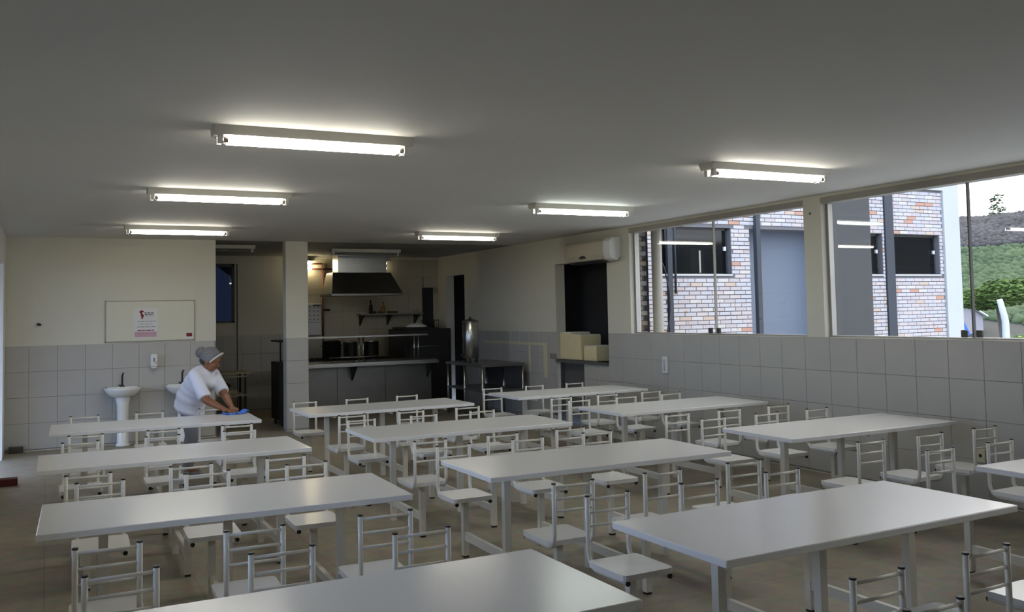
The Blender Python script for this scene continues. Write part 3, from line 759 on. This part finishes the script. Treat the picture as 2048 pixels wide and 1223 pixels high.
sv = thing('stove', 'dark industrial stove with front rail behind the serving counter', 'stove', (4.25, 16.2, 0))
MB().box(0, 1.6, 0, .75, .12, .93).obj('body', 'black_iron', sv)
for x in (.05, 1.5): 
    for y in (.05, .65): MB().box(x, x+.05, y, y+.05, 0, .12).obj('leg', 'black_iron', sv)
MB().tube([(.3, -.06, .98), (1.62, -.06, .98)], .012, 8).obj('front_rail', 'steel', sv)
for i in range(3):
    g = MB(); x = .27+i*.5
    for k in range(5): g.box(x-.2+k*.1-.008, x-.2+k*.1+.008, .06, .7, .93, .965)
    g.obj('grate', 'black_iron', sv)
def pot(x, y, r, h, m, label):
    t = thing('pot', label, 'pot', (x, y, .966), 0, 'pots on the stove')
    MB().lathe([(r*.97, 0), (r, .01), (r, h), (r*1.05, h+.006), (r*.95, h+.006)], (0, 0), 18).obj('body', m, t)
    MB().lathe([(r*.98, h+.007), (r*.6, h+.03), (.03, h+.035)], (0, 0), 18).obj('lid', m, t)
    for s in (-1, 1): MB().tube([(s*r, -.05, h*.75), (s*(r+.04), -.03, h*.75), (s*(r+.04), .03, h*.75), (s*r, .05, h*.75)], .008, 6).obj('handle', m, t)
pot(4.70, 16.5, .17, .30, 'black_iron', 'large black pot on the left burner of the stove')
pot(5.07, 16.55, .13, .27, 'steel_dark', 'dark steel pot in the middle of the stove')
pot(5.45, 16.5, .15, .28, 'steel', 'bright aluminium pot on the right burner of the stove')
ov = thing('oven', 'big black oven cabinet at the right end of the kitchen', 'oven', (5.98, 16.1, 0))
MB().box(0, .95, 0, .9, .1, 1.46).bevel(.01, 1).obj('body', 'black_iron', ov)
MB().box(.08, .87, -.02, 0, .55, 1.2).obj('oven_door', 'black_plastic', ov); MB().tube([(.12, -.05, 1.13), (.83, -.05, 1.13)], .012, 8).obj('handle', 'steel_dark', ov)
for x in (.03, .86):
    for y in (.03, .8): MB().box(x, x+.06, y, y+.06, 0, .1).obj('leg', 'black_iron', ov)
MB().box(-.02, .55, .05, .6, 1.46, 1.50).obj('top_plate', 'black_iron', ov)
wl = MB(); wl.lathe([(.20, 0), (.19, .02), (.12, .055), (.03, .07)], (0, 0), 20); tag(wl.obj('bowl', 'white_plastic', None, (6.30, 16.3, 1.50)), 'white upturned bowl on top of the black oven', 'bowl')
bx = thing('basket', 'dark wire basket on the back of the black oven', 'basket', (6.78, 16.8, 1.462))
m = MB()
for k in range(7): m.tube([(-.14+k*.046, -.1, 0), (-.14+k*.046, -.1, .16)], .006, 5); m.tube([(-.14+k*.046, .1, 0), (-.14+k*.046, .1, .16)], .006, 5)
m.box(-.15, .15, -.11, .11, 0, .012); m.box(-.15, .15, -.11, -.1, .15, .165); m.box(-.15, .15, .1, .11, .15, .165); m.obj('wire_body', 'black_iron', bx)

hd = thing('extractor_hood', 'stainless steel extractor hood hanging over the stove', 'hood', (0, 0, 0))
YH = 15.95
def frustum(x0, x1, y0, y1, z0, X0, X1, Y0, Y1, z1):
    b = MB(); A = [b.bm.verts.new(p) for p in ((x0, y0, z0), (x1, y0, z0), (x1, y1, z0), (x0, y1, z0))]; B = [b.bm.verts.new(p) for p in ((X0, Y0, z1), (X1, Y0, z1), (X1, Y1, z1), (X0, Y1, z1))]
    for k in range(4): b.bm.faces.new((A[k], A[(k+1) % 4], B[(k+1) % 4], B[k]))
    b.bm.faces.new(B)
    return b
frustum(4.56, 5.91, YH, YH+.75, 2.13, 4.64, 5.75, YH+.22, YH+.62, 2.53).obj('canopy', 'steel', hd)
m = MB(); m.box(4.55, 5.92, YH-.01, YH+.76, 2.10, 2.135); m.obj('rim', 'steel_dark', hd)
m = MB(); m.box(4.75, 5.68, YH+.25, YH+.6, 2.53, ZK); m.obj('duct', 'steel', hd)

sh = thing('wall_shelf', 'dark metal wall shelf with bottles on the kitchen back wall', 'shelf', (5.48, YK-.006, 1.74))
MB().box(0, 1.30, -.30, 0, 0, .03).obj('board', 'steel_dark', sh)
for x in (.05, .62, 1.2):
    m = MB(); m.prism([(0, 0), (-.26, 0), (0, -.20)], 0, x, x+.03); m.obj('bracket', 'black_iron', sh)
def bottle(x, h, r, m, label):
    t = thing('bottle', label, 'bottle', (x, YK-.17, 1.77), 0, 'bottles on the kitchen shelf')
    MB().lathe([(r, 0), (r, h*.55), (r*.4, h*.72), (r*.36, h*.93)], (0, 0), 12).obj('body', m, t)
    MB().lathe([(r*.42, h*.93), (r*.42, h)], (0, 0), 10).obj('cap', 'black_plastic', t)
bottle(5.72, .27, .042, 'bottle_dark', 'dark bottle with tall neck near the left end of the shelf')
bottle(5.98, .22, .04, 'bottle_oil', 'amber oil bottle on the kitchen shelf')
m = MB(); m.lathe([(.06, 0), (.065, .05), (.06, .055)], (0, 0), 14); tag(m.obj('tin', 'steel_dark', None, (5.85, YK-.17, 1.77)), 'low dark tin between the two bottles on the shelf', 'tin')
m = MB(); m.box(-.09, .09, -.06, .06, 0, .04); tag(m.obj('tray', 'leaf_green', None, (6.18, YK-.17, 1.77)), 'flat green packet right of the amber bottle', 'packet')
m = MB(); m.lathe([(.035, 0), (.04, .08), (.036, .085)], (0, 0), 12); tag(m.obj('cup', 'pipe_grey', None, (6.68, YK-.17, 1.77)), 'small grey cup at the right end of the kitchen shelf', 'cup')

hc = thing('water_heater', 'white perforated cabinet on the kitchen wall beside the pillar', 'cabinet', (4.35, YK-.006, 1.38))
m = MB(); m.box(0, .36, -.22, 0, 0, .60); m.bevel(.01, 1); m.obj('body', 'white_plastic', hc)
m = MB(); rnd = random.Random(5)
for i in range(4):
    for j in range(4): m.tube([(.06+i*.08, -.224, .30+j*.08), (.06+i*.08, -.219, .30+j*.08)], .011, 8)
m.obj('perforation', 'frame_dark', hc); MB().box(.2, .34, -.26, -.22, .56, .585).obj('handle', 'black_plastic', hc)
MB().box(.0, .34, -.226, -.219, .24, .25).obj('seam', 'ink_grey', hc)
gp = thing('gas_pipe', 'red-brown gas pipe run on the kitchen back wall', 'pipe', (0, YK-.03, 0))
MB().tube([(4.80, 0, 1.0), (4.80, 0, 2.76)], .014, 8).obj('riser', 'copper', gp); MB().tube([(4.2, 0, 2.76), (4.80, 0, 2.76)], .014, 8).obj('branch', 'copper', gp); MB().tube([(4.2, -.0, 2.66), (5.1, 0, 2.66)], .014, 8).obj('branch', 'copper', gp)
MB().tube([(4.80, -.02, 1.86), (4.93, -.02, 1.86)], .02, 8).obj('valve', 'black_iron', gp)
for x, xx, lab in ((4.53, 0, 'twin bulb wall lamp lit beside the pillar'), (6.05, 0, 'twin bulb wall lamp lit at the right of the hood duct')):
    wl = thing('wall_lamp', lab, 'lamp', (x, YK-.006, 2.72), 0, 'kitchen wall lamps')
    MB().box(-.09, .09, -.17, 0, .085, .10).obj('shade', 'white_plastic', wl)
    MB().box(-.03, .03, -.05, 0, -.07, .07).obj('base', 'white_plastic', wl)
    for z in (-.05, .05): MB().ball((0, -.09, z), (.042, .042, .032), 12, 8).obj('bulb', 'bulb_warm' if x < 5 else 'bulb_dim', wl)

tb = thing('steel_worktable', 'dark steel worktable with lower shelf against the right wall', 'table', (6.29, 13.40, 0))
TX, TY, TZ = .80, 1.48, .90
m = MB(); m.box(0, TX, 0, TY, TZ-.045, TZ); m.bevel(.004, 1); m.obj('tabletop', 'steel_dark', tb)
for x in (.03, TX-.03):
    for y in (.03, TY/2, TY-.03): MB().tube([(x, y, 0), (x, y, TZ-.045)], .02, 10).obj('leg', 'steel', tb)
MB().box(.01, TX-.01, .01, TY-.01, .45, .475).obj('lower_shelf', 'steel_dark', tb)
MB().box(TX-.03, TX-.02, .03, TY-.03, .475, TZ-.05).obj('back_panel', 'steel_dark', tb)
ur = thing('water_urn', 'tall cylindrical stainless water urn on the steel worktable', 'urn', (6.47, 14.2, TZ))
for k in range(3): MB().tube([(.11*math.cos(k*2.1), .11*math.sin(k*2.1), 0), (.11*math.cos(k*2.1), .11*math.sin(k*2.1), .07)], .016, 8).obj('leg', 'black_plastic', ur)
MB().lathe([(.13, .07), (.14, .075), (.14, .68), (.135, .685)], (0, 0), 24).obj('body', 'steel', ur)
MB().lathe([(.145, .685), (.145, .70), (.06, .735), (.02, .74)], (0, 0), 24).obj('lid', 'steel_dark', ur)
MB().lathe([(.012, .74), (.022, .755), (.012, .775)], (0, 0), 10).obj('lid_knob', 'black_plastic', ur)
m = MB(); m.tube([(-.13, -.03, .14), (-.2, -.05, .14), (-.2, -.05, .10)], .012, 8); m.obj('tap', 'chrome_dark', ur)
tr = thing('metal_trolley', 'dark metal trolley half hidden behind the tiled pillar', 'trolley', (3.30, 14.55, 0))
MB().box(0, .45, 0, .6, .10, 1.02).obj('body', 'black_iron', tr); MB().box(-.0, .45, 0, .6, 1.34, 1.37).obj('top_shelf', 'black_iron', tr)
for x in (.03, .42): MB().tube([(x, .05, 1.02), (x, .05, 1.34)], .012, 8).obj('post', 'black_iron', tr)
for x in (.05, .4):
    for y in (.06, .54): MB().tube([(x-.012, y, .05), (x+.012, y, .05)], .05, 12).obj('wheel', 'black_plastic', tr)

rk = thing('shelf_bench', 'low bench with pale shelf edges in the dark corridor', 'bench', (2.0, 15.2, 0))
BX, BY = .97, .55
MB().box(0, BX, 0, BY, .83, .86).obj('top', 'shelf_edge', rk); MB().box(0, BX-.05, .02, .05, .775, .80).obj('apron', 'shelf_edge', rk)
MB().box(0, BX-.04, .0, BY, .475, .50).obj('lower_shelf', 'shelf_edge', rk)
for x in (.05, BX-.08):
    for y in (.06, BY-.04): MB().box(x, x+.03, y-.015, y+.015, 0, .83).obj('leg', 'black_iron', rk)
kb = MB(); kb.box(2.3, 2.78, 15.25, 15.6, .502, .57); kb.bevel(.005, 1); tag(kb.obj('plastic_tray', 'shelf_edge'), 'pale tray on the lower shelf of the corridor bench', 'tray')
kb = MB(); kb.ball((2.55, 15.42, .632), (.16, .12, .06), 12, 8); tag(kb.obj('rag_heap', 'dark_room'), 'dark bundle lying in the pale corridor tray', 'bundle')

# ------------------------------------------------------------------ the woman
def capsule(b, p, q, r0, r1, n=12):
    p, q = Vector(p), Vector(q)
    b.tube([p, q], r0, n, True, [r0, r1]); b.ball(p, r0*1.0, n, 8); b.ball(q, r1*1.0, n, 8)
def fuse(b, name, m, parent, voxel, smooth):
    """join overlapping volumes into one continuous surface"""
    me = bpy.data.meshes.new(name); bmesh.ops.recalc_face_normals(b.bm, faces=b.bm.faces[:]); b.bm.to_mesh(me); b.bm.free()
    o = link(name, me, parent)
    rm = o.modifiers.new('r', 'REMESH'); rm.mode = 'VOXEL'; rm.voxel_size = voxel; rm.use_smooth_shade = True
    if smooth: sm = o.modifiers.new('s', 'SMOOTH'); sm.factor = .5; sm.iterations = smooth
    dg = bpy.context.evaluated_depsgraph_get(); dg.update()
    fin = bpy.data.meshes.new_from_object(o.evaluated_get(dg)); o.modifiers.clear(); o.data = fin
    fin.name = name; fin.materials.clear(); fin.materials.append(MATS[m]); fin.shade_smooth()
    return o
def woman():
    P0 = Vector((1.43, 10.66, 0))
    root = thing('person', 'woman in white top and hairnet bending to wipe the table with a blue cloth', 'person', tuple(P0))
    L = lambda x, y, z: Vector((x, y, z))-P0
    F = Vector((.80, -.60, 0)); S = Vector((-.60, -.80, 0))   # facing, her right-hand side
    def ell(b, c, rs, rf, rz, tilt=.45):
        M = Matrix.Translation(c) @ Matrix((F, S, Vector((0, 0, 1)))).transposed().to_4x4() @ Matrix.Rotation(tilt, 4, 'Y') @ Matrix.Diagonal((rf, rs, rz, 1))
        bmesh.ops.create_uvsphere(b.bm, u_segments=20, v_segments=14, radius=1, matrix=M)
    SP = [(L(1.425, 10.63, .80), .180, .165, .13), (L(1.435, 10.60, .87), .175, .165, .13), (L(1.465, 10.55, .95), .165, .165, .13), (L(1.495, 10.49, 1.02), .165, .165, .13), (L(1.520, 10.44, 1.09), .165, .15, .12), (L(1.535, 10.41, 1.14), .145, .115, .09)]
    NB = L(1.55, 10.38, 1.19); NT = L(1.585, 10.345, 1.25)
    shR, elR, wrR = L(1.425, 10.28, 1.125), L(1.515, 10.10, .880), L(1.660, 9.885, .792)
    shL, elL, wrL = L(1.650, 10.49, 1.125), L(1.735, 10.26, .905), L(1.755, 9.945, .792)
    hip = [L(1.405, 10.565, .80), L(1.435, 10.73, .80)]; kn = [L(1.445, 10.60, .46), L(1.465, 10.75, .46)]; an = [L(1.405, 10.67, .085), L(1.430, 10.82, .085)]
    # --- body: one continuous figure
    b = MB()
    for c, rs, rf, rz in SP: ell(b, c, rs*.88, rf*.86, rz*.95)
    capsule(b, SP[-1][0], NB, .07, .055); capsule(b, NB, NT, .055, .052)
    for sh, el, wr in ((shR, elR, wrR), (shL, elL, wrL)):
        capsule(b, SP[-1][0], sh, .06, .055); capsule(b, sh, el, .054, .043); mid = el.lerp(wr, .35); capsule(b, el, mid, .043, .041); capsule(b, mid, wr, .041, .026)
    for h, k, a in zip(hip, kn, an):
        capsule(b, h, k, .095, .06); m = k.lerp(a, .35)+Vector((-.012, .01, 0)); capsule(b, k, m, .057, .055); capsule(b, m, a, .055, .036); capsule(b, a, a+F*.12+Vector((0, 0, -.045)), .036, .028)
    def hand(wr, d, side):
        d = Vector(d).normalized(); s = Vector((d.y, -d.x, 0)).normalized()*side; z = Vector((0, 0, 1))
        for off in (-.024, -.008, .008, .024): capsule(b, wr+s*off*.6+d*.008, wr+d*.082+s*off+z*-.006, .016, .0125, 8)
        for off, ln in ((-.029, .060), (-.010, .072), (.010, .068), (.028, .053)):
            p = wr+d*.084+s*off+z*-.005; e = (d+s*off*3.5).normalized()
            q1 = p+e*ln*.42+z*.007; q2 = p+e*ln*.76-z*.004; q3 = p+e*ln-z*.014
            capsule(b, p, q1, .0098, .0092, 8); capsule(b, q1, q2, .0092, .0084, 8); capsule(b, q2, q3, .0084, .0072, 8)
        p = wr+d*.026-s*.024; q1 = p+d*.030-s*.022; q2 = q1+d*.030-s*.004-z*.008
        capsule(b, p, q1, .0125, .011, 8); capsule(b, q1, q2, .011, .0085, 8)
    hand(wrR, (.42, -.88, -.10), -1); hand(wrL, (-.02, -1, -.10), 1)
    # --- head: local +x is where she looks
    hb = MB()
    hb.ball((0, 0, 0), (.090, .074, .098), 24, 16); hb.ball((.032, 0, -.05), (.054, .054, .060), 16, 12)
    hb.ball((.062, 0, -.088), (.022, .026, .02), 12, 8); hb.ball((.090, 0, -.034), (.018, .014, .014), 12, 8)
    capsule(hb, (.080, 0, .002), (.094, 0, -.03), .009, .011, 8)
    for s in (-1, 1):
        hb.ball((.0, s*.074, -.018), (.018, .008, .03), 10, 8); hb.ball((.048, s*.036, -.042), (.032, .026, .028), 12, 8); hb.ball((.068, s*.03, .012), (.02, .024, .008), 10, 8)
    hb.ball((.084, 0, -.060), (.011, .022, .006), 10, 6); hb.ball((.082, 0, -.070), (.011, .020, .007), 10, 6)
    HC = L(1.600, 10.33, 1.305)
    HM = Matrix.Translation(HC) @ Matrix.Rotation(-.38, 4, 'Z') @ Matrix.Rotation(.48, 4, 'Y') @ Matrix.Scale(1.14, 4)
    capsule(b, NT, HM @ Vector((-.02, 0, -.03)), .052, .058)
    hm = bpy.data.meshes.new('h'); hb.bm.to_mesh(hm); hb.bm.free(); hm.transform(HM); b.bm.from_mesh(hm)
    fuse(b, 'body', 'skin', root, .005, 2)
    # --- clothes
    b = MB()
    for c, rs, rf, rz in SP: ell(b, c, rs, rf, rz)
    ell(b, L(1.42, 10.63, .745), .185, .172, .07)
    ell(b, L(1.63, 10.41, 1.04), .13, .075, .075)
    capsule(b, SP[-1][0], NB, .10, .062)
    for sh, el, w in ((shR, elR, .93), (shL, elL, .86)):
        capsule(b, SP[-1][0], sh, .09, .072); capsule(b, sh, sh.lerp(el, w*.5), .072, .071)
        p, q = sh.lerp(el, w*.5), sh.lerp(el, w); b.tube([p, q], .07, 16, True, [.071, .070])
    fuse(b, 'shirt', 'shirt_white', root, .010, 5)
    b = MB(); ell(b, L(1.42, 10.64, .78), .165, .152, .12)
    for h, k, a in zip(hip, kn, an):
        capsule(b, h, k, .108, .078); p = a+Vector((0, 0, .03)); b.tube([k, k.lerp(p, .5)+Vector((-.008, .005, 0)), p], .07, 16, True, [.078, .070, .064])
    fuse(b, 'trousers', 'trousers_grey', root, .010, 4)
    for a in an:
        b = MB(); b.ball((0, 0, .05), (.05, .045, .055), 14, 10); b.ball((.085, 0, .035), (.078, .044, .036), 14, 10); b.box(-.05, .155, -.04, .04, .0, .02)
        q = fuse(b, 'shoe', 'shoe', root, .008, 2); q.location = (a.x, a.y, 0); q.rotation_euler = (0, 0, -.64)
    b = MB(); b.ball((0, 0, 0), (.099, .084, .096), 24, 16)
    bmesh.ops.bisect_plane(b.bm, geom=b.bm.verts[:]+b.bm.edges[:]+b.bm.faces[:], plane_co=(.050, 0, .0), plane_no=(.86, 0, -.50), clear_outer=True)
    for v in b.bm.verts: v.co += Vector((-.010, 0, .014))
    hn = b.mesh('hairnet', 'hairnet'); hn.transform(HM); link('hairnet', hn, root)
    b = MB(); n = 28; ring = []
    for k in range(n+1):
        a = -PI*.66+PI*1.32*k/n; ring.append((.040+.036*math.cos(a), .086*math.sin(a), .012+.078*math.cos(a)))
    b.tube(ring, .0095, 8); hbm = b.mesh('hairnet_band', 'hairnet_band'); hbm.transform(HM); link('hairnet_band', hbm, root)
    b = MB(); b.ball((-.108, 0, .012), (.050, .056, .056), 16, 12); bb = b.mesh('hair_bun', 'hairnet'); bb.transform(HM); link('hair_bun', bb, root)
    b = MB(); b.ball((-.034, 0, -.042), (.058, .068, .045), 14, 10); bb = b.mesh('hair', 'hair'); bb.transform(HM); link('hair', bb, root)
    for s in (-1, 1):
        b = MB(); b.ball((.079, s*.028, -.012), (.010, .012, .006), 10, 6); e = b.mesh('eye', 'eye'); e.transform(HM); link('eye', e, root)
        b = MB(); b.ball((.086, s*.029, -.012), (.004, .0055, .0055), 8, 6); e = b.mesh('pupil', 'hair'); e.transform(HM); link('pupil', e, root)
        b = MB(); b.ball((.084, s*.029, .013), (.007, .018, .0035), 8, 6); e = b.mesh('eyebrow', 'hair'); e.transform(HM); link('eyebrow', e, root)
    b = MB(); b.ball((.0905, 0, -.064), (.005, .019, .006), 10, 6); e = b.mesh('lips', 'lip'); e.transform(HM); link('lips', e, root)
    return root
woman()
# wiping cloth on the table
b = MB(); rnd = random.Random(4); N = 12
g = [[b.bm.verts.new((1.63+.24*i/N+.01*math.sin(j), 9.66+.17*j/N, .7515+.005*(1+math.sin(i*1.3)*math.cos(j*1.1))+(.028*max(0, (i-9)/3)))) for j in range(N+1)] for i in range(N+1)]
for i in range(N):
    for j in range(N): f = b.bm.faces.new((g[i][j], g[i+1][j], g[i+1][j+1], g[i][j+1])); f.smooth = True
o = b.obj('wiping_cloth', 'cloth_blue'); md = o.modifiers.new('t', 'SOLIDIFY'); md.thickness = .004; md.offset = 1
tag(o, 'bright blue wiping cloth under the hands of the woman', 'cloth')
